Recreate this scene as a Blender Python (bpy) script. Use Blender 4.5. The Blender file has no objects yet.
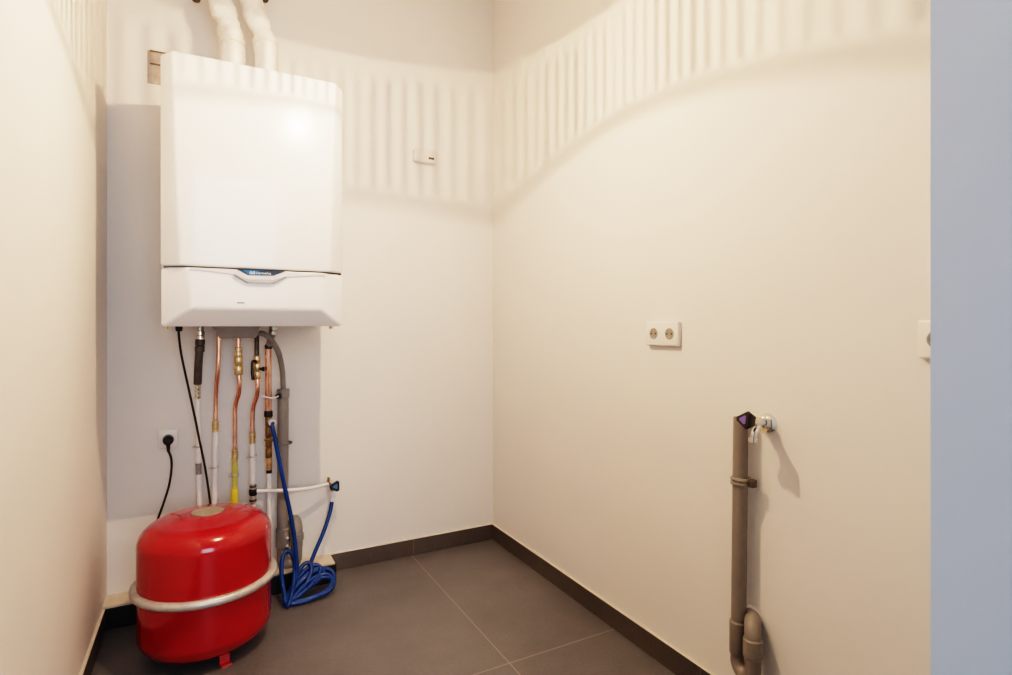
import bpy, bmesh, math, random
from mathutils import Vector, Matrix
random.seed(4)
C = bpy.context.scene.collection
PI = math.pi
rad = math.radians

# ------------------------------------------------------------------ room numbers (metres)
EYE = 1.10                       # camera height, camera stands in the doorway at x = y = 0
YAW = 28.33                      # camera turned to the right of the room's long axis
F, HZ = 562.0, 325.6
XL, XR, YB = -0.320, 1.320, 2.590
YF0, YF1 = 0.17, 0.30            # front wall (doorway wall)
HC = 2.80

def _ang(px):
    a = math.atan((px - 506) / F)
    return a, rad(YAW) + a
def onY(px, py, Y):
    """point on the plane y = Y that sits on the sight line measured in the photograph"""
    a, t = _ang(px)
    d = Y * math.cos(a) / math.cos(t)
    return Vector((Y * math.tan(t), Y, EYE - (py - HZ) / F * d))
def onX(px, py, X):
    a, t = _ang(px)
    d = X * math.cos(a) / math.sin(t)
    return Vector((X, X / math.tan(t), EYE - (py - HZ) / F * d))

# ------------------------------------------------------------------ materials
def lin(r, g, b):
    f = lambda c: ((c / 255 + 0.055) / 1.055) ** 2.4 if c > 10 else c / 255 / 12.92
    return (f(r), f(g), f(b), 1)

def mat(name, col, rough=0.5, metal=0.0, var=0.06, scale=30, bump=0.0, bscale=200, coat=0.0, spec=0.5, emit=None):
    m = bpy.data.materials.new(name); m.use_nodes = True
    n, l = m.node_tree.nodes, m.node_tree.links
    b = n['Principled BSDF']
    b.inputs['Roughness'].default_value = rough
    b.inputs['Metallic'].default_value = metal
    b.inputs['Coat Weight'].default_value = coat
    b.inputs['Specular IOR Level'].default_value = spec
    tc = n.new('ShaderNodeTexCoord')
    nz = n.new('ShaderNodeTexNoise'); nz.inputs['Scale'].default_value = scale; nz.inputs['Detail'].default_value = 4
    l.new(tc.outputs['Object'], nz.inputs['Vector'])
    mr = n.new('ShaderNodeMapRange')
    mr.inputs['From Min'].default_value = 0.3; mr.inputs['From Max'].default_value = 0.7
    mr.inputs['To Min'].default_value = 1 - var; mr.inputs['To Max'].default_value = 1 + var
    l.new(nz.outputs['Fac'], mr.inputs['Value'])
    mx = n.new('ShaderNodeVectorMath'); mx.operation = 'SCALE'
    mx.inputs[0].default_value = col[:3]
    l.new(mr.outputs['Result'], mx.inputs['Scale'])
    l.new(mx.outputs['Vector'], b.inputs['Base Color'])
    if bump:
        nb = n.new('ShaderNodeTexNoise'); nb.inputs['Scale'].default_value = bscale; nb.inputs['Detail'].default_value = 3
        l.new(tc.outputs['Object'], nb.inputs['Vector'])
        bp = n.new('ShaderNodeBump'); bp.inputs['Strength'].default_value = bump; bp.inputs['Distance'].default_value = 0.002
        l.new(nb.outputs['Fac'], bp.inputs['Height']); l.new(bp.outputs['Normal'], b.inputs['Normal'])
    return m

M = {}
M['wall'] = mat('wall_paint', (.80, .785, .765), .75, var=.012, scale=3, bump=.12, bscale=160, spec=.2)
M['wall_front'] = mat('corridor_paint', (.52, .67, .86), .7, var=.01, scale=3, spec=.2)
M['ceiling'] = mat('ceiling_paint', (.80, .78, .75), .85, var=.01, scale=3, spec=.2)
M['ledge'] = mat('ledge_paint', (.70, .62, .52), .7, var=.08, scale=25, bump=.2)
M['boiler'] = mat('white_enamel', (.86, .86, .86), .24, var=.004, scale=4, coat=.5)
M['boiler_low'] = mat('white_plastic_fascia', (.83, .83, .83), .30, var=.004, scale=4)
M['steel_side'] = mat('white_casing_steel', (.84, .84, .84), .35, var=.005)
M['trim_grey'] = mat('light_grey_trim', (.66, .65, .65), .3, var=.01)
M['grip_grey'] = mat('grey_grip', (.40, .39, .39), .35, var=.01)
M['tray'] = mat('grey_plastic_tray', (.30, .29, .28), .5, var=.05)
M['pvc'] = mat('grey_pvc', (.25, .24, .232), .42, var=.05, scale=14)
M['pvc_warm'] = mat('grey_pvc_warm', (.245, .228, .21), .42, var=.05, scale=14)
M['hosegrey'] = mat('grey_flexible_hose', (.26, .255, .25), .55, var=.06)
M['copper'] = mat('copper', (.80, .49, .39), .27, .9, var=.25, scale=18)
M['brass'] = mat('brass', (.72, .57, .36), .30, .85, var=.2, scale=60)
M['old_brass'] = mat('tarnished_brass', (.27, .19, .10), .45, .7, var=.25, scale=60)
M['chrome'] = mat('chrome', (.78, .76, .73), .16, 1.0, var=.03)
M['steel'] = mat('galvanised_steel', (.60, .59, .57), .38, .85, var=.10, scale=50)
M['dark_steel'] = mat('dark_pipe', (.115, .105, .095), .5, .3, var=.15, scale=40)
M['white_pipe'] = mat('white_plastic_pipe', (.84, .83, .84), .35, var=.02)
M['print'] = mat('grey_foil_tape', (.33, .32, .32), .4, .4, var=.2, scale=120)
M['yellow'] = mat('yellow_gas_sleeve', (.76, .60, .09), .45, var=.05)
M['yellow_dull'] = mat('dull_yellow_sleeve', (.62, .55, .15), .5, var=.08)
M['black'] = mat('black_plastic', (.018, .018, .020), .42, var=.1)
M['rubber'] = mat('black_cable_rubber', (.022, .021, .022), .5, var=.1)
M['red'] = mat('red_lacquer', (.38, .007, .014), .20, var=.03, scale=5, coat=.5, bump=.02, bscale=20)
M['red_leg'] = mat('red_foot_lacquer', (.50, .06, .07), .4, var=.05)
M['zinc_ring'] = mat('zinc_clamp_ring', (.62, .60, .57), .42, .6, var=.12, scale=40)
M['plate'] = mat('brushed_type_plate', (.40, .36, .30), .45, .4, var=.1, scale=60)
M['blue'] = mat('blue_hose_rubber', (.006, .055, .225), .32, var=.06, scale=40)
M['navy'] = mat('dark_blue_panel', (.012, .03, .06), .45, var=.05)
M['cyan'] = mat('blue_display_glow', (.02, .13, .30), .45, var=.1)
M['logo'] = mat('pale_blue_lettering', (.60, .78, .95), .4, var=.01)
M['handle_blue'] = mat('blue_tap_mark', (.07, .20, .40), .4, var=.05)
M['handle_violet'] = mat('violet_tap_mark', (.17, .13, .42), .4, var=.05)
M['socket'] = mat('white_socket_plastic', (.84, .82, .79), .3, var=.005)
M['thermo'] = mat('off_white_thermostat_plastic', (.73, .71, .69), .4, var=.005)
M['socket_in'] = mat('socket_recess_grey', (.33, .31, .28), .5, var=.03)
M['lcd'] = mat('dark_lcd', (.06, .055, .05), .2, var=.05)
M['wrap'] = mat('white_insulation_wrap', (.86, .83, .79), .55, var=.03, scale=30, bump=.5, bscale=45)
M['tape'] = mat('cream_tape', (.84, .78, .72), .5, var=.05, scale=60)
M['taupe'] = mat('taupe_fixing_plate', (.36, .32, .29), .6, var=.2, scale=50)
M['brown_dark'] = mat('dark_brown_edge', (.10, .075, .06), .6, var=.15, scale=50)
M['cap_white'] = mat('white_lamp_cap', (.80, .78, .74), .4, var=.01)

def tile_mat(name, col, col2, grout, tile=(.9, .9), off=(0, 0), axes='XY', gw=.0022, rough=.45, ztop=None, mort=.75):
    m = bpy.data.materials.new(name); m.use_nodes = True
    n, l = m.node_tree.nodes, m.node_tree.links
    b = n['Principled BSDF']; b.inputs['Roughness'].default_value = rough
    tc = n.new('ShaderNodeTexCoord'); sp = n.new('ShaderNodeSeparateXYZ')
    l.new(tc.outputs['Object'], sp.inputs[0])
    def math_(op, a, bb):
        k = n.new('ShaderNodeMath'); k.operation = op
        for i, v in enumerate((a, bb)):
            if v is None: continue
            if isinstance(v, (int, float)): k.inputs[i].default_value = v
            else: l.new(v, k.inputs[i])
        return k.outputs[0]
    lines = None
    for i, ax in enumerate(axes):
        v = math_('ADD', sp.outputs[ax], -off[i])
        v = math_('PINGPONG', v, tile[i])          # distance-like saw, period 2*tile
        v2 = math_('SUBTRACT', tile[i], v)
        v = math_('MINIMUM', v, v2)
        v = math_('LESS_THAN', v, gw)
        lines = v if lines is None else math_('MAXIMUM', lines, v)
    n1 = n.new('ShaderNodeTexNoise'); n1.inputs['Scale'].default_value = 2.2; n1.inputs['Detail'].default_value = 6; n1.inputs['Roughness'].default_value = .62
    l.new(tc.outputs['Object'], n1.inputs['Vector'])
    n2 = n.new('ShaderNodeTexNoise'); n2.inputs['Scale'].default_value = 90; n2.inputs['Detail'].default_value = 3
    l.new(tc.outputs['Object'], n2.inputs['Vector'])
    mixn = math_('ADD', math_('MULTIPLY', n1.outputs['Fac'], .75), math_('MULTIPLY', n2.outputs['Fac'], .25))
    rp = n.new('ShaderNodeMapRange'); rp.inputs['From Min'].default_value = .33; rp.inputs['From Max'].default_value = .67
    l.new(mixn, rp.inputs['Value'])
    c1 = n.new('ShaderNodeMixRGB'); c1.inputs[1].default_value = col; c1.inputs[2].default_value = col2
    l.new(rp.outputs['Result'], c1.inputs[0])
    c2 = n.new('ShaderNodeMixRGB'); c2.inputs[2].default_value = grout
    l.new(math_('MULTIPLY', lines, mort), c2.inputs[0]); l.new(c1.outputs[0], c2.inputs[1])
    out = c2.outputs[0]
    if ztop:
        c3 = n.new('ShaderNodeMixRGB'); c3.inputs[2].default_value = (.70, .64, .56, 1)
        l.new(math_('GREATER_THAN', sp.outputs['Z'], ztop), c3.inputs[0]); l.new(out, c3.inputs[1]); out = c3.outputs[0]
    l.new(out, b.inputs['Base Color'])
    bp = n.new('ShaderNodeBump'); bp.inputs['Strength'].default_value = .15; bp.inputs['Distance'].default_value = .001
    l.new(n2.outputs['Fac'], bp.inputs['Height']); l.new(bp.outputs['Normal'], b.inputs['Normal'])
    return m
M['floor'] = tile_mat('floor_tile', (.108, .114, .124, 1), (.176, .180, .190, 1), (.36, .33, .30, 1), tile=(1.2, 1.2), off=(.879, 1.607), mort=.55)
M['skirt'] = tile_mat('skirting_tile', (.090, .082, .078, 1), (.135, .124, .119, 1), (.22, .2, .18, 1), off=(.888, 2.105), gw=.0015, ztop=.0765, mort=.7)
M['skirt_black'] = tile_mat('black_skirting_tile', (.012, .013, .015, 1), (.02, .021, .023, 1), (.05, .05, .05, 1), off=(.888, 2.105))

def shade_mat(name, base_t, rib=0.0, ribs=106, tint=(1, .95, .87)):
    """lamp glass: part clear, part frosted; rib > 0 gives vertical ribs pressed in the glass"""
    m = bpy.data.materials.new(name); m.use_nodes = True
    n, l = m.node_tree.nodes, m.node_tree.links
    n.remove(n['Principled BSDF'])
    out = n['Material Output']
    tr = n.new('ShaderNodeBsdfTransparent'); tr.inputs[0].default_value = (*tint, 1)
    tl = n.new('ShaderNodeBsdfTranslucent'); tl.inputs[0].default_value = (.9, .86, .8, 1)
    df = n.new('ShaderNodeBsdfDiffuse'); df.inputs[0].default_value = (.9, .86, .8, 1)
    mm = n.new('ShaderNodeMixShader'); l.new(tl.outputs[0], mm.inputs[1]); l.new(df.outputs[0], mm.inputs[2])
    mx = n.new('ShaderNodeMixShader'); l.new(mm.outputs[0], mx.inputs[1]); l.new(tr.outputs[0], mx.inputs[2])
    mx.inputs[0].default_value = base_t
    if rib:
        tc = n.new('ShaderNodeTexCoord'); sp = n.new('ShaderNodeSeparateXYZ'); l.new(tc.outputs['Object'], sp.inputs[0])
        def k(op, a, b=None):
            q = n.new('ShaderNodeMath'); q.operation = op
            for i, v in enumerate((a, b)):
                if v is None: continue
                if isinstance(v, (int, float)): q.inputs[i].default_value = v
                else: l.new(v, q.inputs[i])
            return q.outputs[0]
        a = k('ARCTAN2', sp.outputs['Y'], sp.outputs['X'])
        s = k('SINE', k('MULTIPLY', a, float(ribs)))
        s2 = k('SINE', k('MULTIPLY', a, 37.0))
        s3 = k('SINE', k('MULTIPLY', a, 9.0))
        s = k('ADD', k('MULTIPLY', s, rib), k('ADD', k('MULTIPLY', s2, rib * .12), k('MULTIPLY', s3, rib * .3)))
        v = k('ADD', s, base_t)
        v = k('MINIMUM', k('MAXIMUM', v, 0.0), 1.0)
        l.new(v, mx.inputs[0])
    l.new(mx.outputs[0], out.inputs[0])
    return m
M['rib_glass'] = shade_mat('ribbed_lamp_glass', .80, rib=.62)
M['frost_glass'] = shade_mat('frosted_lamp_glass', .14)
M['lip_glass'] = shade_mat('lamp_glass_lip', .72)
M['mid_glass'] = shade_mat('lamp_glass_mid', .48)
M['rim_glass'] = shade_mat('lamp_glass_rim', .32)
def bulb_mat():
    m = bpy.data.materials.new('lit_bulb_glass'); m.use_nodes = True
    n, l = m.node_tree.nodes, m.node_tree.links
    n.remove(n['Principled BSDF'])
    tr = n.new('ShaderNodeBsdfTransparent'); em = n.new('ShaderNodeEmission')
    em.inputs[0].default_value = (1, .84, .62, 1); em.inputs[1].default_value = 150
    mx = n.new('ShaderNodeMixShader'); mx.inputs[0].default_value = .12
    l.new(tr.outputs[0], mx.inputs[1]); l.new(em.outputs[0], mx.inputs[2]); l.new(mx.outputs[0], n['Material Output'].inputs[0])
    return m
M['bulb'] = bulb_mat()

# ------------------------------------------------------------------ mesh builder
def smooth_path(pts, n=8):
    P = [Vector(p) for p in pts]
    if len(P) < 3: return P
    out = []
    for i in range(len(P) - 1):
        p0 = P[i - 1] if i else P[0] * 2 - P[1]
        p1, p2 = P[i], P[i + 1]
        p3 = P[i + 2] if i + 2 < len(P) else P[-1] * 2 - P[-2]
        for k in range(n):
            t = k / n
            out.append(.5 * ((2 * p1) + (p2 - p0) * t + (2 * p0 - 5 * p1 + 4 * p2 - p3) * t * t + (3 * p1 - p0 - 3 * p2 + p3) * t ** 3))
    out.append(P[-1])
    return out

class MB:
    def __init__(s): s.bm = bmesh.new()
    def box(s, lo, hi, bev=0.0, seg=2, rot=None):
        lo, hi = Vector(lo), Vector(hi)
        r = bmesh.ops.create_cube(s.bm, size=1)
        vs = r['verts']
        c, d = (lo + hi) / 2, hi - lo
        for v in vs: v.co = Vector((v.co.x * d.x, v.co.y * d.y, v.co.z * d.z))
        if bev:
            es = list({e for v in vs for e in v.link_edges})
            g = bmesh.ops.bevel(s.bm, geom=es, offset=bev, segments=seg, profile=.5, affect='EDGES')
            vs = list({v for f in g['faces'] for v in f.verts} | {v for v in vs if v.is_valid})
        for v in vs:
            if rot: v.co = rot @ v.co
            v.co += c
        return s
    def ring(s, c, u, w, r, seg):
        return [s.bm.verts.new(c + (u * math.cos(2 * PI * k / seg) + w * math.sin(2 * PI * k / seg)) * r) for k in range(seg)]
    def tube(s, pts, r, seg=14, smooth=0, cap=True):
        P = smooth_path(pts, smooth) if smooth else [Vector(p) for p in pts]
        n = len(P)
        R = r if callable(r) else (lambda t: r)
        t0 = (P[1] - P[0]).normalized()
        up = Vector((0, 0, 1)) if abs(t0.z) < .9 else Vector((1, 0, 0))
        u = t0.cross(up).normalized()
        rings, L = [], 0
        tot = sum((P[i + 1] - P[i]).length for i in range(n - 1))
        for i in range(n):
            if i: L += (P[i] - P[i - 1]).length
            t = (P[min(i + 1, n - 1)] - P[max(i - 1, 0)])
            if t.length < 1e-9: t = t0
            t = t.normalized()
            u = (u - t * u.dot(t)).normalized(); w = t.cross(u)
            rings.append(s.ring(P[i], u, w, R(L / tot), seg))
        for a, b in zip(rings, rings[1:]):
            for k in range(seg):
                s.bm.faces.new((a[k], a[(k + 1) % seg], b[(k + 1) % seg], b[k]))
        if cap:
            s.bm.faces.new(list(reversed(rings[0]))); s.bm.faces.new(rings[-1])
        return s
    def lathe(s, prof, o=(0, 0, 0), axis=(0, 0, 1), seg=32):
        """prof: list of (radius, height along axis)"""
        o, ax = Vector(o), Vector(axis).normalized()
        up = Vector((0, 0, 1)) if abs(ax.z) < .9 else Vector((1, 0, 0))
        u = up.cross(ax).normalized(); w = ax.cross(u)
        prev = None
        for (r, h) in prof:
            c = o + ax * h
            cur = [s.bm.verts.new(c)] if r < 1e-6 else s.ring(c, u, w, r, seg)
            if prev:
                if len(prev) == 1 and len(cur) > 1:
                    for k in range(seg): s.bm.faces.new((prev[0], cur[(k + 1) % seg], cur[k]))
                elif len(cur) == 1 and len(prev) > 1:
                    for k in range(seg): s.bm.faces.new((prev[k], prev[(k + 1) % seg], cur[0]))
                elif len(cur) > 1:
                    for k in range(seg): s.bm.faces.new((prev[k], prev[(k + 1) % seg], cur[(k + 1) % seg], cur[k]))
            prev = cur
        return s
    def torus(s, c, axis, R, r, seg=40, sec=10, a0=0, a1=2 * PI):
        c, ax = Vector(c), Vector(axis).normalized()
        up = Vector((0, 0, 1)) if abs(ax.z) < .9 else Vector((1, 0, 0))
        u = up.cross(ax).normalized(); w = ax.cross(u)
        full = abs(a1 - a0 - 2 * PI) < 1e-6
        rings = []
        for i in range(seg + (0 if full else 1)):
            a = a0 + (a1 - a0) * i / seg
            d = u * math.cos(a) + w * math.sin(a)
            rings.append(s.ring(c + d * R, d, ax, r, sec))
        for i in range(seg):
            A, B = rings[i], rings[(i + 1) % len(rings)]
            for k in range(sec): s.bm.faces.new((A[k], A[(k + 1) % sec], B[(k + 1) % sec], B[k]))
        if not full:
            s.bm.faces.new(rings[0]); s.bm.faces.new(rings[-1])
        return s
    def prism(s, poly, d):
        """poly: 3D points of a planar polygon, d: extrusion vector"""
        d = Vector(d)
        a = [s.bm.verts.new(Vector(p)) for p in poly]; b = [s.bm.verts.new(Vector(p) + d) for p in poly]
        s.bm.faces.new(a); s.bm.faces.new(list(reversed(b)))
        n = len(a)
        for i in range(n): s.bm.faces.new((a[i], b[i], b[(i + 1) % n], a[(i + 1) % n]))
        return s
    def loft(s, A, B, bev=0.0, seg=3):
        """frustum between two 4-point outlines"""
        a = [s.bm.verts.new(Vector(p)) for p in A]; b = [s.bm.verts.new(Vector(p)) for p in B]
        f = [s.bm.faces.new(a), s.bm.faces.new(list(reversed(b)))]
        n = len(a)
        for i in range(n): f.append(s.bm.faces.new((a[i], b[i], b[(i + 1) % n], a[(i + 1) % n])))
        if bev:
            es = list({e for q in f for e in q.edges})
            bmesh.ops.bevel(s.bm, geom=es, offset=bev, segments=seg, profile=.5, affect='EDGES')
        return s
    def build(s, name, m, parent=None, label=None, smooth=True, angle=35):
        bmesh.ops.recalc_face_normals(s.bm, faces=s.bm.faces)
        off = Vector((0, 0, 0)); p = parent
        while p: off += p.location; p = p.parent
        me = bpy.data.meshes.new(name)
        for v in s.bm.verts: v.co -= off
        s.bm.to_mesh(me); s.bm.free()
        me.materials.append(m if not isinstance(m, str) else M[m])
        if smooth:
            for q in me.polygons: q.use_smooth = True
            me.set_sharp_from_angle(angle=rad(angle))
        o = bpy.data.objects.new(name, me); C.objects.link(o)
        if parent: o.parent = parent
        if label: o['label'] = label
        return o

def thing(name, label, cat, loc, group=None):
    o = bpy.data.objects.new(name, None); C.objects.link(o)
    o.location = loc; o.empty_display_size = .05
    o['label'] = label; o['category'] = cat
    if group: o['group'] = group
    return o
def tag(o, label, cat, group=None):
    o['label'] = label; o['category'] = cat
    if group: o['group'] = group
    return o
def struct(name, mb, m):
    o = mb.build(name, m, smooth=False); o['kind'] = 'structure'; return o
def children(o): return [c for c in bpy.data.objects if c.parent == o]
def copy_tree(o, parent=None):
    c = o.copy(); C.objects.link(c)
    if parent: c.parent = parent
    for ch in children(o): copy_tree(ch, c)
    return c

# ------------------------------------------------------------------ the room
T = .1
struct('floor', MB().box((XL - T, -1.9, -.1), (XR + T, YB + T, 0)), 'floor')
struct('ceiling', MB().box((XL - T, YF0, HC), (XR + T, YB + T, HC + T)), 'ceiling')
struct('wall_left', MB().box((XL - T, YF1, 0), (XL, YB, HC)), 'wall')
struct('wall_right', MB().box((XR, YF1, 0), (XR + T, YB, HC)), 'wall')
struct('wall_back', MB().box((XL - T, YB, 0), (XR + T, YB + T, HC)), 'wall')
DX0, DX1, DH = -.25, .655, 2.35                # doorway the camera looks through
wf = MB().box((XL - T, YF0, 0), (DX0, YF1, HC)).box((DX1, YF0, 0), (XR + T, YF1, HC)).box((DX0, YF0, DH), (DX1, YF1, HC))
struct('wall_front', wf, 'wall_front')
BH, BT = .0795, .010
LX1, LY = .500, 2.480                          # end and front of the low ledge under the boiler
struct('baseboard_back', MB().box((LX1, YB - BT, 0), (XR, YB, BH), .0012, 1), 'skirt')
struct('baseboard_right', MB().box((XR - BT, YF1, 0), (XR, YB - BT, BH), .0012, 1), 'skirt')
struct('baseboard_left', MB().box((XL, YF1, 0), (XL + BT, LY - .012, BH), .0012, 1), 'skirt')
struct('trim_1', MB().box((XL, LY, 0), (LX1, YB, BH)), 'ledge')
struct('trim_2', MB().box((XL + .0, LY - BT, 0), (LX1 + .004, LY, BH - .006), .0012, 1), 'skirt_black')

# ------------------------------------------------------------------ boiler
BX0, BX1 = -.1215, .451
BZ0, SEAM, BZ1 = 1.093, 1.2870, 1.961
YFR, YCH = 2.040, 2.082
boiler = thing('wall_boiler', 'tall white wall-hung boiler with blue display strip above the red vessel', 'boiler', ((BX0 + BX1) / 2, YB, BZ0))
MB().box((BX0 + .006, YCH + .022, BZ0 + .010), (BX1 - .007, YB - .002, BZ1 + .012), .006).build('casing', 'steel_side', boiler)
# upper front panel: chamfer widens towards the seam
A = [(BX0, YCH + .01, SEAM + .003), (BX1, YCH + .01, SEAM + .003), (BX1, YCH + .01, BZ1), (BX0, YCH + .01, BZ1)]
B = [(BX0 + .058, YFR, SEAM + .003), (BX1 - .058, YFR, SEAM + .003), (BX1 - .036, YFR, BZ1), (BX0 + .036, YFR, BZ1)]
MB().loft(A, B, .007, 4).build('front_panel', 'boiler', boiler, angle=50)
# lower fascia with swept chin
A = [(BX0, YCH + .014, BZ0), (BX1, YCH + .014, BZ0), (BX1, YCH + .01, SEAM - .002), (BX0, YCH + .01, SEAM - .002)]
B = [(BX0 + .088, YFR - .003, 1.1545), (BX1 - .086, YFR - .003, 1.1545), (BX1 - .080, YFR - .001, SEAM - .002), (BX0 + .080, YFR - .001, SEAM - .002)]
fascia = MB().loft(A, B, .009, 4).build('fascia', 'boiler_low', boiler, angle=50)
MB().box((BX0 + .010, YCH + .010, SEAM - .003), (BX1 - .007, YCH + .2, SEAM + .004)).build('seam_gap', 'lcd', boiler)
# gull shaped recess: trim wings, dark display window, grip lip
Yd = YFR - .0045
def gp(px, py, dy=0): 
    return onY(px, py, Yd + dy)
wing = [gp(190, 267.5), gp(237, 269.6), gp(286, 272.2), gp(326, 274.4), gp(326, 275.2), gp(287, 277.0), gp(272, 279.3), gp(247.7, 278.8), gp(235, 274.2), gp(190, 269.0)]
MB().prism(wing, (0, .006, 0)).build('recess_trim', 'trim_grey', fascia)
disp = [gp(236, 268.9, -.002), gp(285.6, 271.2, -.002), gp(273.8, 275.6, -.002), gp(247.7, 275.0, -.002)]
display = MB().prism(disp, (0, .006, 0)).build('display_window', 'navy', fascia)
glow = [gp(243, 270.0, -.0026), gp(259, 270.6, -.0026), gp(259, 274.9, -.0026), gp(248.5, 274.5, -.0026)]
MB().prism(glow, (0, .003, 0)).build('lit_display', 'cyan', display)
lip = MB()
lipf = [gp(235.5, 274.6, -.009), gp(247.9, 279.4, -.009), gp(272, 280.0, -.009), gp(286.2, 276.4, -.009), gp(272.6, 283.0, -.009), gp(247.6, 282.4, -.009)]
lip.prism(lipf, (0, .012, 0))
lip.build('grip', 'grip_grey', fascia)
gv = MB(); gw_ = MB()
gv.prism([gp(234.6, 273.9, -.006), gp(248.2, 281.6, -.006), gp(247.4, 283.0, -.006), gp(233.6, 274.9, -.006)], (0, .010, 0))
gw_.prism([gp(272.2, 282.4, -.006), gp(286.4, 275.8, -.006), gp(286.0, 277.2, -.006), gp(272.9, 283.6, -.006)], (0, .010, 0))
gv.build('grip_shadow', 'tray', fascia); gw_.build('grip_shadow', 'tray', fascia)  # dark prisms put in as the shade under the grip lip
MB().prism([gp(237, 302.2), gp(244.6, 302.4), gp(244.6, 303.4), gp(237, 303.2)], (0, .005, 0)).build('latch_slot', 'dark_steel', fascia)
# lettering
def text_mesh(txt, size):
    cu = bpy.data.curves.new('lettering', 'FONT'); cu.body = txt; cu.size = size; cu.extrude = .0003
    cu.align_x = 'LEFT'
    o = bpy.data.objects.new('lettering', cu); C.objects.link(o)
    bpy.context.view_layer.update()
    me = bpy.data.meshes.new_from_object(o.evaluated_get(bpy.context.evaluated_depsgraph_get()))
    bpy.data.objects.remove(o); bpy.data.curves.remove(cu)
    return me
def place_text(txt, size, origin, width, parent, m):
    me = text_mesh(txt, size)
    xs = [v.co.x for v in me.vertices]; k = width / (max(xs) - min(xs)); x0 = min(xs)
    off = Vector((0, 0, 0)); p = parent
    while p: off += p.location; p = p.parent
    for v in me.vertices:
        x, y, z = v.co
        v.co = Vector(origin) + Vector(((x - x0) * k, -z, y)) - off
    me.materials.append(M[m])
    o = bpy.data.objects.new('lettering', me); C.objects.link(o); o.parent = parent
    return o
t0, t1 = gp(256.5, 274.1, -.0032), gp(271.0, 274.5, -.0032)
place_text('remeha', .0120, t0, t1.x - t0.x, display, 'logo')
lg = MB()
for a, b in ((249.8, 252.2), (252.8, 255.0)):
    q0, q1 = gp(a, 274.2, -.0032), gp(b, 271.3, -.0032)
    w = .0022
    lg.box((q0.x, q0.y - .0004, q0.z), (q0.x + w, q0.y + .0004, q1.z)).box((q1.x - w, q0.y - .0004, q0.z), (q1.x, q0.y + .0004, q1.z))
    lg.box((q0.x, q0.y - .0004, q1.z - w), (q1.x, q0.y + .0004, q1.z))
lg.build('emblem', 'logo', display, smooth=False)
# underside: tray, screws, pipe tails
a, b = onY(211, 326, 2.38), onY(256, 326, 2.38)
tr_ = MB(); zt = BZ0 + .014
tr_.loft([(a.x, 2.36, zt), (b.x + .02, 2.36, zt), (b.x + .02, 2.54, zt), (a.x, 2.54, zt)],
         [(a.x + .03, 2.37, 1.052), (b.x, 2.37, 1.052), (b.x, 2.53, 1.052), (a.x + .03, 2.53, 1.052)], .004)
tr_.build('drip_tray', 'tray', boiler)
for px in (166, 331):
    q = onY(px, 327, 2.25); MB().lathe([(0, -.006), (.007, -.006), (.007, .008), (.004, .014), (0, .014)], (q.x, 2.25, BZ0 + .0), seg=12).build('fixing_screw', 'brass', boiler)
q = onY(179, 328, 2.42); MB().lathe([(0, -.014), (.010, -.014), (.012, -.004), (.012, .02), (0, .02)], (q.x, 2.42, BZ0), seg=16).build('cable_gland', 'black', boiler)
# small black cap on the boiler top, right of the flue sleeves
q = onY(291, 60, 2.22)
MB().box((q.x - .016, 2.21, BZ1 - .004), (q.x + .016, 2.23, BZ1 + .040), .004, rot=Matrix.Rotation(rad(38), 3, 'Y')).build('vent_cap', 'brown_dark', boiler)
for px, w in ((231, .047), (267, .050)):
    q = onY(px, 60, 2.36)
    MB().lathe([(w, -.012), (w + .008, -.012), (w + .008, .006), (w, .012)], (q.x, 2.36, BZ1), seg=32).build('flue_collar', 'wrap', boiler)

# ------------------------------------------------------------------ flue ducts wrapped in white insulation
def duct(pxs, Y0, label, seed):
    rnd = random.Random(seed)
    pts = []
    for px, py, Y in pxs: pts.append(onY(px, py, Y))
    pts[0].z = BZ1 + .002
    t = thing('flue_duct', label, 'duct', pts[0], 'wrapped flue ducts above the boiler')
    P = smooth_path(pts, 14)
    ph = [rnd.uniform(0, 6) for _ in range(4)]
    def R(s): return .0400 + .0036 * math.sin(s * 31 + ph[0]) + .0026 * math.sin(s * 57 + ph[1]) + .0012 * math.sin(s * 110 + ph[2])
    mb = MB().tube(P, R, 28)
    for v in mb.bm.verts: v.co += Vector((rnd.uniform(-1, 1), rnd.uniform(-1, 1), rnd.uniform(-1, 1))) * .0017
    mb.build('sleeve', 'wrap', t, angle=80)
    for f in (.16, .42, .66):
        i = int(f * (len(P) - 2)); c = P[i]; d = (P[i + 1] - P[i]).normalized()
        MB().lathe([(.040, -.010), (.0455, -.008), (.0462, 0), (.0455, .008), (.040, .010)], c, d, 28).build('tape_band', 'tape', t)
    return t
duct([(231.8, 66, 2.36), (232.3, 45, 2.36), (229.5, 27, 2.37), (223, 10, 2.39), (215.5, -8, 2.41), (210, -30, 2.43), (206, -60, 2.44), (204, -110, 2.44)], 2.36, 'left of two white wrapped flue ducts rising from boiler top', 3)
duct([(268, 66, 2.36), (265.5, 46, 2.36), (260, 28, 2.37), (254, 12, 2.39), (249, -8, 2.41), (245, -30, 2.43), (243, -60, 2.44), (242, -110, 2.44)], 2.36, 'right of two white wrapped flue ducts, nearer the lamp reflection', 8)
q0, q1 = onY(193, -1, 2.52), onY(267, -3, 2.52)
rail = thing('duct_rail', 'dark steel rail behind the two flue ducts at the picture top', 'rail', (q0.x, YB, q0.z))
zr = max(q0.z, q1.z) + .03
MB().box((q0.x - .02, 2.505, zr), (q1.x + .02, 2.535, zr + .03), .003).build('channel', 'brown_dark', rail)
for px, py in ((196, 1.2), (264.5, 1.2)):
    p = onY(px, py, 2.52)
    MB().lathe([(0, 0), (.013, 0), (.016, .006), (.016, .012), (.006, .014), (.006, zr + .01 - p.z)], p, (0, 0, 1), 12).build('hanger_bolt', 'brown_dark', rail)
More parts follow.
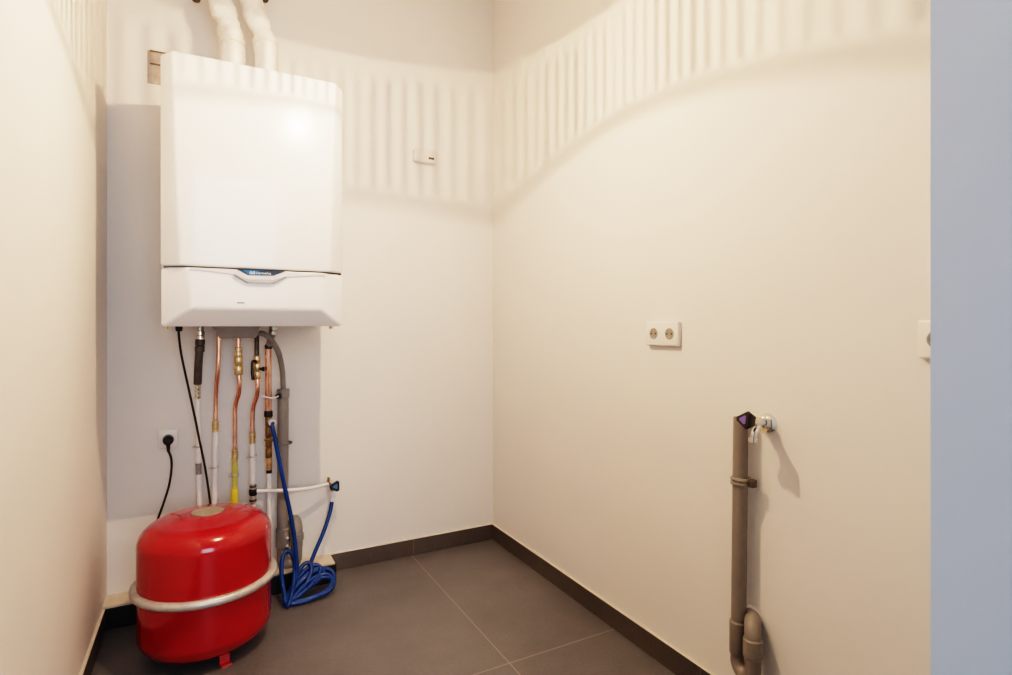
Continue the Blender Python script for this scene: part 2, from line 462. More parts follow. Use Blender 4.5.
for f in (.2, .8):
    x = q0.x + (q1.x - q0.x) * f
    MB().tube([(x, 2.53, zr + .013), (x, YB, zr + .013)], .006, 10).build('anchor_bolt', 'steel', rail)

# plate peeking out from behind the boiler
q0, q1 = onY(147.5, 50, YB - .004), onY(170, 86.5, YB - .004)
pl = thing('fixing_plate', 'taupe upright plate on wall behind boiler upper left edge', 'plate', (q0.x, YB, q1.z))
MB().box((q0.x, YB - .006, q1.z), (q1.x, YB, q0.z), .001).build('plate_face', 'taupe', pl)
for py in (51.2, 64.0):
    z = onY(150, py, YB).z
    MB().box((q0.x + .008, YB - .0085, z - .003), (q1.x - .002, YB - .005, z + .003)).build('slot', 'brown_dark', pl)

# ------------------------------------------------------------------ pipes under the boiler
ZL = BH                                        # ledge top
def Z(px, py, Y): return onY(px, py, Y)
def coupler(c0, c1, r, m, parent, name='coupler', ribs=3, label=None):
    c0, c1 = Vector(c0), Vector(c1); L = (c1 - c0).length; d = (c1 - c0).normalized()
    prof = [(r * .7, 0)]
    for k in range(ribs):
        h0 = L * k / ribs; h1 = L * (k + 1) / ribs; e = (h1 - h0) * .12
        prof += [(r * .82, h0), (r, h0 + e), (r, h1 - e), (r * .82, h1)]
    prof += [(r * .7, L)]
    return MB().lathe(prof, c0, d, 14).build(name, m, parent, label=label)
def pipe_clip(px, py, Y, r, parent, m='steel'):
    c = Z(px, py, Y)
    k = MB().torus(c, (0, 0, 1), r + .003, .0035, 20, 8)
    k.tube([c + Vector((0, r, 0)), Vector((c.x, YB - .001, c.z))], .003, 8)
    k.tube([c + Vector((-r - .002, 0, 0)), c + Vector((-r - .012, 0, 0))], .004, 8)
    return k.build('pipe_clip', m, parent)
YU, YD = 2.49, 2.535
def down(px, py, Y):
    p = Z(px, py, Y); return Vector((p.x, p.y, ZL))

# A: dark flexible tail then white pipe
t = thing('heating_pipe', 'pipe with thick dark upper hose and white lower end, leftmost pipe', 'pipe', down(200, 505, YD), 'pipes between boiler and ledge')
MB().tube([Z(200.6, 322, YU), Z(200.4, 341, YU)], .011, 14).build('tail', 'steel', t)
coupler(Z(200.4, 331, YU), Z(200.3, 340, YU), .0155, 'chrome', t, ribs=2)
coupler(Z(200.2, 339, YU), Z(199.6, 352, YU), .0175, 'dark_steel', t, 'union_nut', 2)
MB().tube([Z(199.3, 351, YU), Z(198.2, 368, 2.505), Z(197.6, 384, 2.52)], .0145, 16, 5).build('dark_hose', 'dark_steel', t)
coupler(Z(197.7, 383, 2.522), Z(197.8, 398.5, YD), .0115, 'chrome', t, 'silver_coupler', 4)
MB().tube([Z(197.8, 397, YD), Z(198.3, 447, YD), Z(199.5, 505, YD), down(200, 505, YD)], .0095, 14, 4).build('white_section', 'white_pipe', t)
MB().tube([Z(198.5, 463, YD), Z(198.8, 474, YD)], .0108, 14).build('tape_wrap', 'print', t)
pipe_clip(198.3, 446.5, YD, .0095, t)

# B: copper then white
t = thing('heating_pipe', 'slim straight copper pipe turning white below, second from left', 'pipe', down(214.5, 505, YD), 'pipes between boiler and ledge')
MB().tube([Z(218.8, 330, YU), Z(218.7, 352, YU), Z(218, 369, YU), Z(216.4, 387, 2.52), Z(215.8, 400, YD), Z(215.5, 423, YD)], .0082, 14, 6).build('copper_tube', 'copper', t)
coupler(Z(215.5, 420.5, YD), Z(215.4, 432, YD), .0120, 'brass', t, ribs=3)
MB().tube([Z(215.4, 431, YD), Z(214.9, 470, YD), Z(214.4, 505, YD), down(214.4, 505, YD)], .0098, 14, 4).build('white_section', 'white_pipe', t)
pipe_clip(215, 467, YD, .0098, t)

# C: gas
t = thing('gas_pipe', 'copper gas pipe with brass valve and yellow lower sleeve', 'pipe', down(234.5, 505, YD), 'pipes between boiler and ledge')
MB().tube([Z(238.4, 328, YU), Z(238.4, 351, YU)], .0085, 14).build('copper_tube', 'copper', t)
coupler(Z(238.4, 347.5, YU), Z(238.5, 356, YU), .0135, 'brass', t, 'union_nut', 2)
v = coupler(Z(238.5, 355.5, YU), Z(238.8, 375, YU), .0165, 'brass', t, 'gas_valve', 2)
c = Z(238.6, 364, YU - .016); MB().lathe([(0, .006), (.006, .006), (.007, -.004), (.007, -.012)], c, (0, -1, 0), 14).build('valve_screw', 'old_brass', v)
MB().tube([Z(238.8, 373, YU), Z(239.4, 384, YU), Z(238.8, 393, 2.505), Z(236.2, 402, 2.525), Z(235.1, 410, YD), Z(235, 428, YD), Z(234.9, 452, YD)], .0085, 14, 6).build('copper_tube', 'copper', t)
coupler(Z(234.9, 448.5, YD), Z(234.8, 460.5, YD), .0125, 'brass', t, ribs=3)
MB().tube([Z(234.8, 460, YD), Z(234.6, 490, YD)], .0108, 14).build('sleeve', 'yellow_dull', t)
MB().tube([Z(234.6, 489, YD), Z(234.5, 505, YD), down(234.5, 505, YD)], .0142, 14).build('outer_sleeve', 'yellow', t, 'brighter wider yellow sleeve')
pipe_clip(234.7, 475, YD, .0108, t)

# D: cold water with black lever valve, tee at the bottom
t = thing('water_pipe', 'copper pipe with black lever valve turning white above black tee', 'pipe', down(253, 505, YD), 'pipes between boiler and ledge')
MB().tube([Z(256.8, 322, YU), Z(256.8, 358, YU)], .0088, 14).build('tail', 'dark_steel', t)
coupler(Z(256.8, 328, YU), Z(256.8, 334.5, YU), .0130, 'chrome', t, ribs=1)
coupler(Z(256.8, 355, YU), Z(257.2, 379, YU), .0130, 'brass', t, 'ball_valve', 3)
lv = MB()
p0, p1, p2, p3 = Z(256.6, 362, YU - .018), Z(252.6, 361.5, YU - .022), Z(252.2, 371, YU - .024), Z(253.2, 380, YU - .024)
lv.tube([p0, p1, p2, p3], lambda s: .0045 + .002 * s, 10, 5)
lv.build('lever', 'black', t)
MB().tube([Z(258.5, 369, YU), Z(262.4, 369, YU - .012), Z(264.6, 369, YU - .014)], lambda s: .005 if s < .55 else .0088, 12, 4).build('drain_cap', 'black', t)
MB().tube([Z(257.3, 377, YU), Z(257.7, 388, YU), Z(256.8, 396, 2.505), Z(253.6, 406, 2.525), Z(252.7, 414, YD), Z(252.4, 434, YD)], .0085, 14, 6).build('copper_tube', 'copper', t)
coupler(Z(252.4, 431.5, YD), Z(252.4, 444, YD), .0120, 'brass', t, ribs=3)
MB().tube([Z(252.4, 443, YD), Z(252.6, 484, YD)], .0108, 14).build('white_section', 'white_pipe', t)
pipe_clip(252.5, 456, YD, .0108, t)
te = coupler(Z(252.8, 483, YD), Z(253, 504, YD), .0125, 'steel', t, 'tee_fitting', 5)
MB().lathe([(.014, -.013), (.0155, -.008), (.0155, .008), (.014, .013)], Z(253, 492, YD), (0, 0, 1), 14).build('black_band', 'black', te)
for py in (486, 500): MB().lathe([(.0125, -.005), (.0138, -.003), (.0138, .003), (.0125, .005)], Z(253, py, YD), (0, 0, 1), 14).build('black_band', 'dark_steel', te)
MB().tube([Z(253, 503, YD), Z(253, 507, YD), down(253, 505, YD)], .0098, 12).build('white_section', 'white_pipe', t)

# E: thick copper with filling valve
t = thing('filling_pipe', 'thick copper pipe with dark brass filling valve, rightmost copper pipe', 'pipe', down(269.5, 505, YD), 'pipes between boiler and ledge')
MB().tube([Z(274.5, 322, 2.46), Z(273.2, 332, 2.46), Z(270, 341, 2.47), Z(268.6, 347, 2.48)], .0125, 14, 5).build('tail', 'tray', t)
coupler(Z(273.8, 326, 2.46), Z(272.4, 335, 2.46), .0165, 'steel', t, ribs=2)
coupler(Z(268.6, 344.5, 2.48), Z(268.5, 349, 2.48), .0145, 'black', t, 'rubber_band', 1)
MB().tube([Z(268.5, 348, 2.48), Z(268.3, 380, 2.49), Z(268.4, 413, 2.51)], .0125, 16, 3).build('copper_tube', 'copper', t)
coupler(Z(268.4, 410.5, 2.51), Z(268.4, 417, 2.51), .0165, 'black', t, 'black_coupling', 1)
fv = coupler(Z(268.5, 416.5, 2.512), Z(268.8, 458, 2.53), .0130, 'old_brass', t, 'filling_valve', 4)
p = Z(269, 440, 2.505)
MB().tube([p + Vector((-.018, 0, .002)), p, p + Vector((.018, -.004, -.002))], .005, 10).build('valve_lever', 'old_brass', fv)
MB().tube([Z(268.6, 421.5, 2.512), Z(271.5, 421.5, 2.46)], .008, 12).build('hose_outlet', 'brass', fv)
coupler(Z(268.8, 457, 2.53), Z(269, 470, YD), .0125, 'brass', t, ribs=3)
MB().tube([Z(269, 469, YD), Z(269.3, 490, YD), Z(269.6, 505, YD), down(269.6, 505, YD)], .0100, 14).build('white_section', 'white_pipe', t)
MB().tube([Z(269, 470, YD), Z(269, 473, YD)], .0112, 14).build('black_band', 'black', t)

# condensate hose and drain pipe with trap on the back wall
YDr = 2.535
hose = MB()
pts = [Z(255, 333, 2.40), Z(262, 333.5, 2.40), Z(268.5, 337, 2.41), Z(275, 345.5, 2.43), Z(279.6, 356, 2.46), Z(282.6, 373, 2.505), Z(283.4, 391, YDr)]
P = smooth_path(pts, 26)
hose.tube(P, lambda s: .0105 + .0011 * math.sin(s * 420), 14)
o = hose.build('condensate_hose', 'hosegrey', None, angle=80); tag(o, 'grey corrugated hose arching from boiler underside into drain pipe', 'hose')
dr = thing('drain_pipe', 'grey plastic drain pipe with trap on back wall behind blue hose', 'drain', Z(283, 552, YDr))
pt, pb = Z(283.2, 390, YDr), Z(282.6, 548, YDr)
R0 = .0225
MB().lathe([(R0 - .003, 0), (R0, 0)] , pt, (0, 0, -1), 24).tube([pt, pb], R0, 24, cap=False).build('standpipe', 'pvc', dr)
MB().lathe([(R0 - .01, -.004), (R0 + .003, -.004), (R0 + .003, .03), (R0, .034)], pt, (0, 0, -1), 24).build('mouth_collar', 'pvc', dr)
MB().lathe([(R0, -.002), (R0 + .005, .002), (R0 + .005, .075), (R0, .079)], Z(282.8, 528, YDr), (0, 0, -1), 24).build('collar', 'pvc', dr)
x0, z0 = pb.x, pb.z
x1 = Z(297, 540, 2.515).x
zb = ZL + .033
ub = [Vector((x0, YDr, zb + .06))]
for k in range(0, 13):
    a = PI + PI * k / 12
    ub.append(Vector(((x0 + x1) / 2 + (x1 - x0) / 2 * math.cos(a), YDr - .012 * k / 12, zb + .005 + .026 * math.sin(a))))
ub.append(Vector((x1, YDr - .012, zb + .06)))
MB().tube(ub, R0, 20).build('u_bend', 'pvc', dr)
ztop = Z(297, 528, 2.515).z
el = [Vector((x1, YDr - .012, zb + .05)), Vector((x1, YDr - .012, ztop - .02))]
for k in range(1, 9):
    a = PI / 2 * k / 8
    el.append(Vector((x1, YDr - .012 + .03 * (1 - math.cos(a)), ztop - .02 + .03 * math.sin(a))))
el.append(Vector((x1, YB - .002, ztop + .01)))
MB().tube(el, R0 + .002, 22).build('elbow', 'pvc', dr)
MB().lathe([(R0 + .002, 0), (R0 + .006, .003), (R0 + .006, .030), (R0 + .002, .033)], (x1, YDr - .012, ztop - .055), (0, 0, 1), 22).build('collar', 'pvc', dr)
for k, (px, py) in enumerate(((287.5, 538), (287, 546))):
    p = Z(px, py, YDr - R0 - .004); MB().lathe([(0, .004), (.005, .003), (.005, -.004)], p, (0, -1, 0), 10).build('white_glint', 'white_pipe', dr, 'small white painted glint')  # white discs set on the collar as its glints
k = MB(); c = Z(283, 443, YDr); k.torus(c, (0, 0, 1), R0 + .002, .004, 28, 8); k.tube([c + Vector((R0, 0, 0)), c + Vector((R0 + .014, -.004, 0))], .0055, 10); k.tube([c + Vector((0, R0, 0)), (c.x, YB - .001, c.z)], .004, 8)
k.build('pipe_clamp', 'pvc', dr)
p = Z(289.5, 442.5, YDr - .006); MB().lathe([(0, .007), (.0075, .006), (.0085, 0), (.0075, -.006), (0, -.007)], p, (0, -1, 0), 12).build('clamp_screw', 'dark_steel', dr)
st = MB(); st.tube([Z(262, 396, 2.478), Z(268, 397.4, 2.468), Z(274, 398, 2.475), Z(278.6, 396, 2.50)], .0035, 8, 4)
st.build('strap', 'white_pipe', dr, 'pale plastic strap')
p = Z(278.6, 396, 2.505); MB().lathe([(0, .012), (.009, .010), (.010, 0), (.009, -.01), (0, -.012)], p, (1, -.3, .3), 12).build('strap_knob', 'black', dr)

# white branch pipe to the stop tap
br = MB()
br.tube([Z(254.5, 491, YD), Z(262, 491, 2.53), Z(276, 490.6, 2.50), Z(292, 490.2, 2.49), Z(308, 488.5, 2.50), Z(320, 486, 2.52), Z(328, 484, 2.535)], .0075, 12, 6)
o = br.build('branch_pipe', 'white_pipe'); tag(o, 'thin white pipe running sideways from black tee to small tap', 'pipe')

def tap_handle(parent, c, n, size, mark, length=.016, base=1.0):
    """rounded triangular handle with coloured mark; n = outward direction, apex towards the left"""
    n = Vector(n).normalized(); up = Vector((0, 0, 1)); u = up.cross(n).normalized(); w = n.cross(u)
    poly = []
    for k in range(3):
        a = rad(180 + 120 * k)
        for d in (-14, -5, 5, 14):
            b = a + rad(d); poly.append((u * math.cos(b) + w * math.sin(b)) * size)
    mb = MB(); c = Vector(c)
    rings = []
    for f, h in ((.3 * base, 0), (base, length * .25), (1.0, length * .85), (.86, length)):
        rings.append([mb.bm.verts.new(c + p * f + n * h) for p in poly])
    for A_, B_ in zip(rings, rings[1:]):
        for k in range(len(poly)): mb.bm.faces.new((A_[k], A_[(k + 1) % len(poly)], B_[(k + 1) % len(poly)], B_[k]))
    mb.bm.faces.new(rings[0]); mb.bm.faces.new(rings[-1])
    h = mb.build('handle', 'black', parent)
    MB().prism([c + p * .46 + n * (length - .0005) for p in poly], n * .002).build('mark', mark, h)
    return h
tp = thing('stop_tap', 'small tap with black and blue three-cornered handle on back wall', 'tap', Z(333, 484, YB))
c = Z(331.5, 484.5, 2.535)
MB().tube([(c.x, YB, c.z), (c.x, 2.53, c.z), (c.x, 2.505, c.z)], lambda s: .014 if s < .15 else .010, 14).build('body', 'chrome', tp)
p = Z(328.5, 477.5, 2.54); MB().tube([(p.x, p.y, c.z), (p.x, p.y, p.z)], .0055, 10).build('air_inlet', 'old_brass', tp)
tap_handle(tp, (c.x + .008, 2.500, c.z + .002), (-.05, -1, .05), .024, 'handle_blue')
MB().tube([(c.x, 2.53, c.z), (c.x + .003, 2.53, c.z - .0215)], .0095, 12).build('spout', 'old_brass', tp)

# ------------------------------------------------------------------ blue filling hose
fh = thing('filling_hose', 'long blue rubber hose coiled on floor between filling valve and tap', 'hose', (.33, 2.40, 0))
HR = .0082
tie = [(286, 602, 2.35), (290, 604, 2.335), (284, 604, 2.34), (293, 601, 2.355), (288, 606, 2.325), (291, 600, 2.36), (285, 600, 2.36)]
loops = [((333, 573, 2.405), 15), ((331, 577, 2.39), 12), ((319, 566, 2.435), 10), ((309, 563, 2.44), 8), ((288, 551, 2.44), 9), ((333, 581, 2.375), 11), ((323, 569, 2.425), 8)]
path = [Z(271.6, 423, 2.425), Z(273.2, 431, 2.420), Z(276.5, 446, 2.418), Z(282.2, 475, 2.415), Z(286, 493, 2.412), Z(291.2, 518, 2.41), Z(294.6, 540, 2.41), Z(296.5, 560, 2.40), Z(296, 578, 2.39)]
HR = .0086
for i, ((fx, fy, fY), w) in enumerate(loops):
    tx, ty, tY = tie[i]
    dx, dy = fx - tx, fy - ty; L = math.hypot(dx, dy); nx, ny = -dy / L, dx / L
    for k in range(12):
        a = PI + 2 * PI * k / 12
        s = (1 + math.cos(a)) / 2                   # 0 at the tie, 1 at the far end
        q = math.sin(a) * w * (.35 + .65 * s) * (1 if i % 2 else -1)
        px, py, Y = tx + dx * s + nx * q, ty + dy * s + ny * q, tY + (fY - tY) * s - .0040 * ny * q
        path.append(Z(px, py, Y))
path += [Z(300, 590, 2.41), Z(306, 574, 2.435), Z(311, 562, 2.45), Z(316.4, 548.5, 2.47), Z(321.5, 537, 2.49), Z(326, 525, 2.505), Z(330, 512, 2.52), Z(332, 502, 2.528)]
for p in path:
    if p.z < HR + .001: p.z = HR + .001 + random.uniform(0, .012)
    if p.z < BH + .02 and p.y > LY - BT - HR - .003: p.y = LY - BT - HR - .003
MB().tube(path, HR, 12, 5).build('hose', 'blue', fh, angle=80)
c = Z(271.4, 421.6, 2.452)
MB().lathe([(.008, .034), (.0135, .034), (.0145, .026), (.0145, .006), (.012, 0), (.006, 0)], c, (.05, -1, -.05), 20).build('hose_nut', 'white_pipe', fh, 'white round nut')
c2 = Z(332.5, 490.5, 2.53); c3 = Z(332, 503, 2.528)
k = MB().lathe([(.006, 0), (.0135, .001), (.0135, .020), (.009, .022), (.009, .030), (.0105, .032), (.0105, .045), (.008, .048)], c2, (0, 0, -1), 18)
k.build('hose_nut', 'white_pipe', fh, 'white tall nut under tap')

# ------------------------------------------------------------------ socket with plug and the loose cables
def schuko(parent, c, n, r=.0150):
    n = Vector(n); c = Vector(c); up = Vector((0, 0, 1)); u = up.cross(n).normalized()
    ins = MB().lathe([(r + .0035, -.001), (r + .003, .0015), (r, .0015), (r - .001, .0006), (0, .0006)], c, n, 28).build('socket_insert', 'socket_in', parent)
    for s in (-1, 1):
        MB().lathe([(0, .0018), (.0028, .0018), (.0028, 0)], c + u * s * .0095, n, 10).build('pin_hole', 'black', ins)
        MB().box(c + up * s * (r - .003) - Vector((.0015, .0015, .0015)), c + up * s * (r - .003) + Vector((.0015, .0015, .0015)) + n * .001).build('earth_clip', 'steel', ins)
    return ins
def wall_socket(c, n, gangs, label, depth, group=None):
    """surface socket centred at c on a wall with normal n"""
    c = Vector(c); n = Vector(n); up = Vector((0, 0, 1)); u = up.cross(n).normalized()
    t = thing('double_socket' if gangs == 2 else 'wall_socket', label, 'socket', c - up * .04, group)
    hw, hh = (.0715, .039) if gangs == 2 else (.034, .037)
    uu = Vector((abs(u.x), abs(u.y), 0)); nn = n
    a = c - uu * hw - up * hh; b = c + uu * hw + up * hh + nn * depth
    lo = Vector([min(a[i], b[i]) for i in range(3)]); hi = Vector([max(a[i], b[i]) for i in range(3)])
    MB().box(lo, hi, .004, 3).build('frame', 'socket', t)
    for s in ((-1, 1) if gangs == 2 else (0,)):
        schuko(t, c + uu * s * .0355 + nn * depth, nn)
    return t
c = onY(168.2, 438.5, YB)
wall_socket((c.x, YB, c.z), (0, -1, 0), 1, 'white single wall socket left of the pipes, black plug in it', .012)
pg = thing('power_plug', 'black round plug in the single socket with cable hanging behind vessel', 'plug', (c.x, YB - .013, c.z))
MB().lathe([(0, .048), (.010, .048), (.0175, .040), (.0185, .012), (.0175, 0), (0, 0)], (c.x + .002, YB - .0135, c.z), (0, -1, 0), 24).build('plug_body', 'black', pg)
p0 = Vector((c.x + .002, YB - .045, c.z - .010))
MB().tube([p0, p0 + Vector((.001, 0, -.035))], lambda s: .0085 - .004 * s, 12).build('cable_relief', 'black', pg)
Yc = YB - .045
MB().tube([p0 + Vector((.001, 0, -.030)), Z(171.3, 459, Yc), Z(171.4, 470, Yc), Z(168.9, 486, Yc), Z(163.6, 503, Yc), Z(157.6, 520, Yc), Z(152, 540, Yc), Z(149, 565, Yc), Z(148, 580, YB - .05)], .0042, 10, 6).build('cable', 'rubber', pg)
o = MB().tube([Z(178.2, 326, 2.42), Z(179.4, 341, 2.43), Z(182, 358, 2.44), Z(189.6, 393, 2.46), Z(195.4, 420, 2.47), Z(199.6, 441, 2.475), Z(204, 462, 2.48), Z(207.5, 483, 2.485), Z(210.3, 504, 2.49), Z(211.5, 520, 2.49), Z(212, 545, 2.50), Z(212, 566, 2.51)], .0042, 10, 6).build('boiler_cable', 'rubber')
tag(o, 'thin black cable slanting down from boiler bottom left corner behind vessel', 'cable')

# ------------------------------------------------------------------ red expansion vessel
VX, VY = .012, 2.195
ve = thing('expansion_vessel', 'round red lacquered expansion vessel standing on the floor with zinc ring', 'vessel', (VX, VY, 0))
prof = []
R, zm = .205, .234
def dome(z_edge, z_flat, rc, sgn):
    out = []
    for k in range(0, 13):
        a = PI / 2 * k / 12
        out.append((R - rc + rc * math.cos(a), z_edge + (z_flat - z_edge) * math.sin(a)))
    return out
up_ = dome(.378, .446, .085, 1)
lo_ = dome(.088, .026, .072, -1)
prof_up = [(R, zm)] + up_ + [(.10, .452), (.062, .4575), (0, .459)]
prof_lo = [(R, zm)] + lo_ + [(.07, .021), (0, .019)]
MB().lathe(prof_lo[::-1], (VX, VY, 0), seg=72).build('lower_shell', 'red', ve, angle=60)
MB().lathe(prof_up, (VX, VY, 0), seg=72).build('upper_shell', 'red', ve, angle=60)
MB().lathe([(R - .004, zm - .012), (R + .012, zm - .013), (R + .0185, zm - .007), (R + .0200, zm), (R + .0185, zm + .007), (R + .012, zm + .013), (R - .004, zm + .012)], (VX, VY, 0), seg=72).build('clamp_ring', 'zinc_ring', ve, angle=60)
MB().lathe([(.050, .456), (.0495, .4612), (.045, .4622), (0, .4625)], (VX + .002, VY, 0), seg=36).build('type_plate', 'plate', ve)
for ang in (-72, 48, 168):
    d = Vector((math.cos(rad(ang)), math.sin(rad(ang)), 0)); s_ = Vector((-d.y, d.x, 0))
    c = Vector((VX, VY, 0)) + d * .160
    lg = MB()
    rot = Matrix.Rotation(rad(ang), 3, 'Z')
    lg.box(c + Vector((-.003, -.016, 0)), c + Vector((.003, .016, .060)), .001, 1, rot=None)
    lg.box(c + Vector((0, -.016, 0)), c + Vector((.022, .016, .005)), .001, 1)
    for v in lg.bm.verts: v.co = rot @ (v.co - c) + c
    lg.build('leg', 'red_leg', ve)

# ------------------------------------------------------------------ thermostat on the back wall
q0, q1 = onY(414.5, 147.4, YB - .034), onY(437, 164.0, YB - .034)
th = thing('thermostat', 'small white room thermostat on back wall right of boiler', 'thermostat', ((q0.x + q1.x) / 2, YB, q1.z))
MB().box((q0.x, YB - .034, q1.z), (q1.x, YB, q0.z), .008, 4).build('housing', 'thermo', th)
d0, d1 = onY(428.6, 157.0, YB - .035), onY(434.2, 159.6, YB - .035)
MB().box((d0.x, YB - .0355, d1.z - .002), (d1.x, YB - .032, d0.z), .0005, 1).build('display', 'lcd', th)

# ------------------------------------------------------------------ sockets on the right wall
c = onX(663.2, 333.7, XR - .008)
s1 = wall_socket((XR, c.y, c.z), (-1, 0, 0), 2, 'white double wall socket in the middle of right wall', .016)
s2 = copy_tree(s1); s2.location = (XR, .622 - .0715, s1.location.z - .002)
s2['label'] = 'white double wall socket half hidden by the pale doorway edge'
for s in (s1, s2): s['group'] = 'double sockets on the right wall'

# ------------------------------------------------------------------ drain and tap on the right wall
PX = XR - .036
pt = onX(740.8, 417.5, PX); pb = onX(738.3, 640, PX)
pt_, pb_ = Vector((PX, pt.y, pt.z)), Vector((PX, pb.y, pb.z)); yb_ = pb.y
rd = thing('waste_pipe', 'upright grey waste pipe with trap on right wall, open top', 'drain', (PX, pt.y, 0.10))
RP = .0195
MB().tube([pt_, pb_], RP, 28, cap=False).tube([pt_, pt_ - Vector((0, 0, .12))], RP - .003, 28, cap=False).lathe([(RP - .003, 0), (RP, 0)], pt_, (0, 0, 1), 28).build('standpipe', 'pvc_warm', rd)
zc = onX(738, 621, PX).z
MB().lathe([(RP, .004), (RP + .0035, 0), (RP + .0035, -.085), (RP, -.09)], (PX, yb_, zc), (0, 0, 1), 28).build('collar', 'pvc_warm', rd)
X2 = PX - .012; e = onX(753, 640, X2); Y2 = e.y
zel = onX(753, 619, X2).z
zU = .178
ub = [Vector((PX, yb_, zc - .08)), Vector((PX, yb_, zU + .03))]
for k in range(0, 13):
    a = PI + PI * k / 12; f = k / 12
    ub.append(Vector((PX + (X2 - PX) * f, (yb_ + Y2) / 2 + (Y2 - yb_) / 2 * math.cos(a), zU + .018 + .030 * math.sin(a))))
ub.append(Vector((X2, Y2, zU + .07)))
MB().tube(ub, RP + .001, 24).build('u_bend', 'pvc_warm', rd)
el = [Vector((X2, Y2, zU + .06)), Vector((X2, Y2, zel - .05))]
for k in range(1, 9):
    a = PI / 2 * k / 8
    el.append(Vector((X2 + .026 * (1 - math.cos(a)), Y2 + .022 * (1 - math.cos(a)), zel - .05 + .030 * math.sin(a))))
el.append(Vector((XR - .001, Y2 + .040, zel - .020)))
MB().tube(el, RP + .002, 24).build('elbow', 'pvc_warm', rd)
zk = onX(753, 639, X2).z
MB().lathe([(RP + .002, .003), (RP + .0055, 0), (RP + .0055, -.045), (RP + .003, -.048), (RP + .003, -.06)], (X2, Y2, zk), (0, 0, 1), 28).build('collar', 'pvc_warm', rd)
MB().lathe([(RP, .008), (RP + .006, .006), (RP + .009, 0)], (XR, Y2 + .040, zel - .022), (-1, 0, 0), 32).build('wall_rosette', 'socket', rd)
zc2 = onX(740, 480.5, PX).z
k = MB()
for dz in (-.0055, .0055): k.torus((PX, pt.y, zc2 + dz), (0, 0, 1), RP + .0025, .0052, 32, 8)
k.tube([(PX + RP, pt.y, zc2), (XR - .001, pt.y, zc2)], .007, 10)
cl = k.build('pipe_clamp', 'pvc_warm', rd)
c_ = Vector((PX + .004, pt.y - RP - .012, zc2))
MB().box(c_ - Vector((.009, .010, .010)), c_ + Vector((.009, .010, .010)), .002).build('clamp_latch', 'dark_steel', cl)

tp2 = thing('washer_tap', 'chrome washing machine tap with violet marked black handle on right wall', 'tap', (XR, onX(768, 424, XR).y, onX(768, 424, XR).z))
tc_ = Vector(tp2.location)
MB().lathe([(.0, .016), (.014, .015), (.021, .010), (.027, .003), (.028, 0)], tc_, (-1, 0, 0), 28).build('rosette', 'chrome', tp2)
body_end = onX(752, 420.5, XR - .082)
d = (body_end - tc_)
MB().lathe([(.0, 0), (.0125, .0), (.0125, .016), (.0155, .018), (.0155, .034), (.0115, .036), (.0115, .06), (.0095, d.length), (0, d.length)], tc_, d, 18).build('body', 'chrome', tp2)
tap_handle(tp2, body_end - d.normalized() * .016, (-.96, .02, .16), .0245, 'handle_violet', .044, .62)
s0 = tc_ + d * .55
MB().tube([s0, s0 + Vector((-.012, -.004, -.012)), s0 + Vector((-.022, -.002, -.026)), s0 + Vector((-.022, 0, -.042))], .0085, 14, 6).build('spout', 'chrome', tp2)
e_ = s0 + Vector((-.022, 0, -.036))
MB().lathe([(.007, 0), (.0118, .001), (.0118, .014), (.008, .016), (0, .016)], e_, (0, 0, -1), 16).build('hose_thread', 'chrome', tp2)
MB().tube([tc_ + d * .30 + Vector((0, .004, -.008)), tc_ + d * .34 + Vector((0, -.004, -.022))], .008, 12).build('drain_plug', 'brass', tp2)

# ------------------------------------------------------------------ pendant lamp in front of the boiler (seen as reflection and light pattern)
LX_, LY_, LZ_ = .43, 1.415, 2.055
lamp = thing('pendant_lamp', 'lit pendant lamp with ribbed glass shade reflected in boiler front', 'lamp', (LX_, LY_, LZ_))
lo3 = (LX_, LY_, LZ_)
def tz(r, deg): return r * math.tan(rad(deg))
def rim_drop(s_): return .230 - .047 * s_ + .113 * s_ * s_      # wave made up to bend the dark band the rim casts
def glass_band(name, m, r0, f0, r1, f1):
    """band of glass between two rims; f(s) = height / radius for the direction whose y component is s"""
    mb = MB(); rows = []
    for rr, f in ((r0, f0), (r1, f1)):
        row = []
        for k in range(128):
            a_ = 2 * PI * k / 128
            row.append(mb.bm.verts.new((LX_ + rr * math.cos(a_), LY_ + rr * math.sin(a_), LZ_ + rr * f(math.sin(a_)))))
        rows.append(row)
    for k in range(128): mb.bm.faces.new((rows[0][k], rows[0][(k + 1) % 128], rows[1][(k + 1) % 128], rows[1][k]))
    return mb.build(name, m, lamp)
HK = (-.042, -.026, -.010, .010, .030, .052)
glass_band('ribbed_glass', 'rib_glass', .090, lambda q: -rim_drop(q) - HK[0], .086, lambda q: .165)
for i, mm_ in enumerate(('lip_glass', 'mid_glass', 'rim_glass', 'mid_glass', 'lip_glass')):
    glass_band('glass_rim', mm_, .090, lambda q: -rim_drop(q) - HK[i], .090, lambda q: -rim_drop(q) - HK[i + 1])
MB().lathe([(.086, .086 * .165), (.085, .020)], lo3, seg=64).build('glass_shoulder', 'lip_glass', lamp)
MB().lathe([(.085, .020), (.060, .100), (.045, .122)], lo3, seg=64).build('glass_crown', 'frost_glass', lamp)
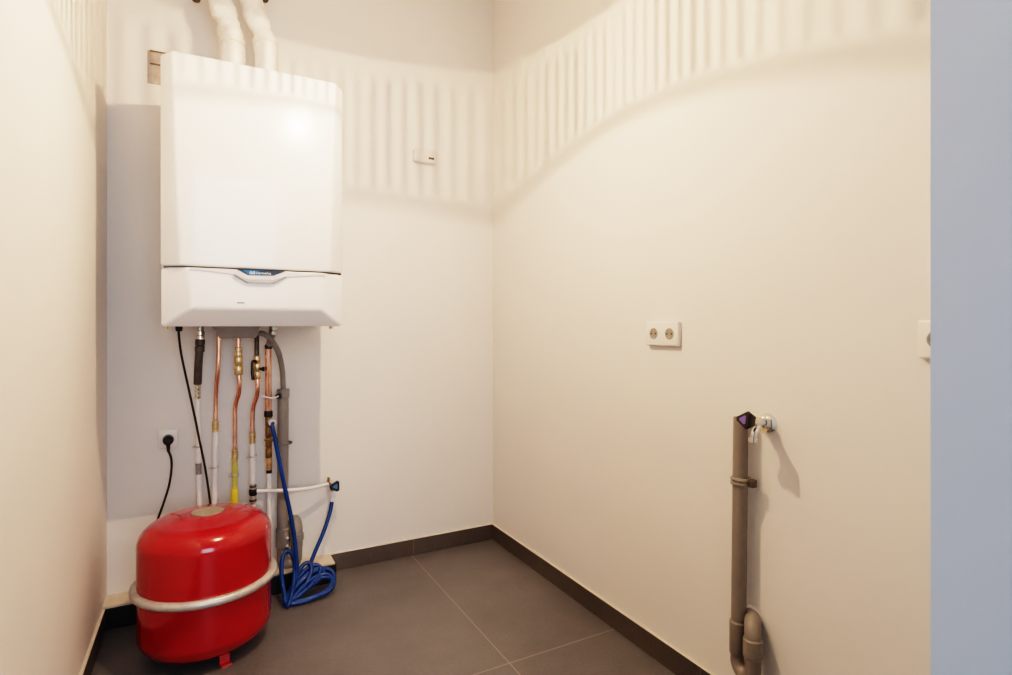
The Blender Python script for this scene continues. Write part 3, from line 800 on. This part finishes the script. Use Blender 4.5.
MB().lathe([(.046, .118), (.046, .128), (.030, .150), (.012, .165), (0, .165)], lo3, seg=32).build('cap', 'cap_white', lamp)
MB().lathe([(0, .118), (.018, .118), (.018, .055), (.014, .05)], lo3, seg=24).build('lamp_holder', 'cap_white', lamp)
MB().lathe([(.013, .052), (.020, .036), (.030, .012), (.031, -.004), (.024, -.022), (.010, -.031), (0, -.032)], lo3, seg=28).build('bulb', 'bulb', lamp)
MB().tube([(LX_, LY_, LZ_ + .16), (LX_, LY_, HC - .02)], .0035, 10).build('cord', 'white_pipe', lamp)
MB().lathe([(0, -.03), (.02, -.03), (.05, -.006), (.05, 0)], (LX_, LY_, HC), seg=28).build('ceiling_rose', 'cap_white', lamp)
li = bpy.data.lights.new('bulb_light', 'POINT'); li.energy = 27; li.color = (1, .66, .41); li.shadow_soft_size = .0012
lo_b = bpy.data.objects.new('bulb_light', li); C.objects.link(lo_b); lo_b.parent = lamp; lo_b.location = (0, 0, 0)

# ------------------------------------------------------------------ added fill light for daylight assumed in the corridor behind the camera
ar = bpy.data.lights.new('added_daylight_fill', 'AREA'); ar.shape = 'RECTANGLE'; ar.size = 1.3; ar.size_y = 1.7  # unseen area light added as fill; no window is built here
ar.energy = 21; ar.color = (.80, .88, 1.0)
ao = bpy.data.objects.new('added_daylight_fill', ar); C.objects.link(ao)
ao.location = (.1, -1.9, 1.55); ao.rotation_euler = (rad(90), 0, 0)
w = bpy.data.worlds.new('world'); bpy.context.scene.world = w; w.use_nodes = True
bg = w.node_tree.nodes['Background']; bg.inputs[0].default_value = (.66, .80, 1.0, 1); bg.inputs[1].default_value = .09

# ------------------------------------------------------------------ camera
cam = bpy.data.cameras.new('camera'); cam.sensor_width = 36; cam.lens = F / 1012 * 36
cam.shift_y = -(337.5 - HZ) / 1012; cam.clip_start = .02
co = bpy.data.objects.new('camera', cam); C.objects.link(co)
co.location = (0, 0, EYE); co.rotation_euler = (rad(90), 0, -rad(YAW))
bpy.context.scene.camera = co
vs = bpy.context.scene.view_settings
vs.view_transform = 'Filmic'; vs.look = 'Very High Contrast'; vs.exposure = .93
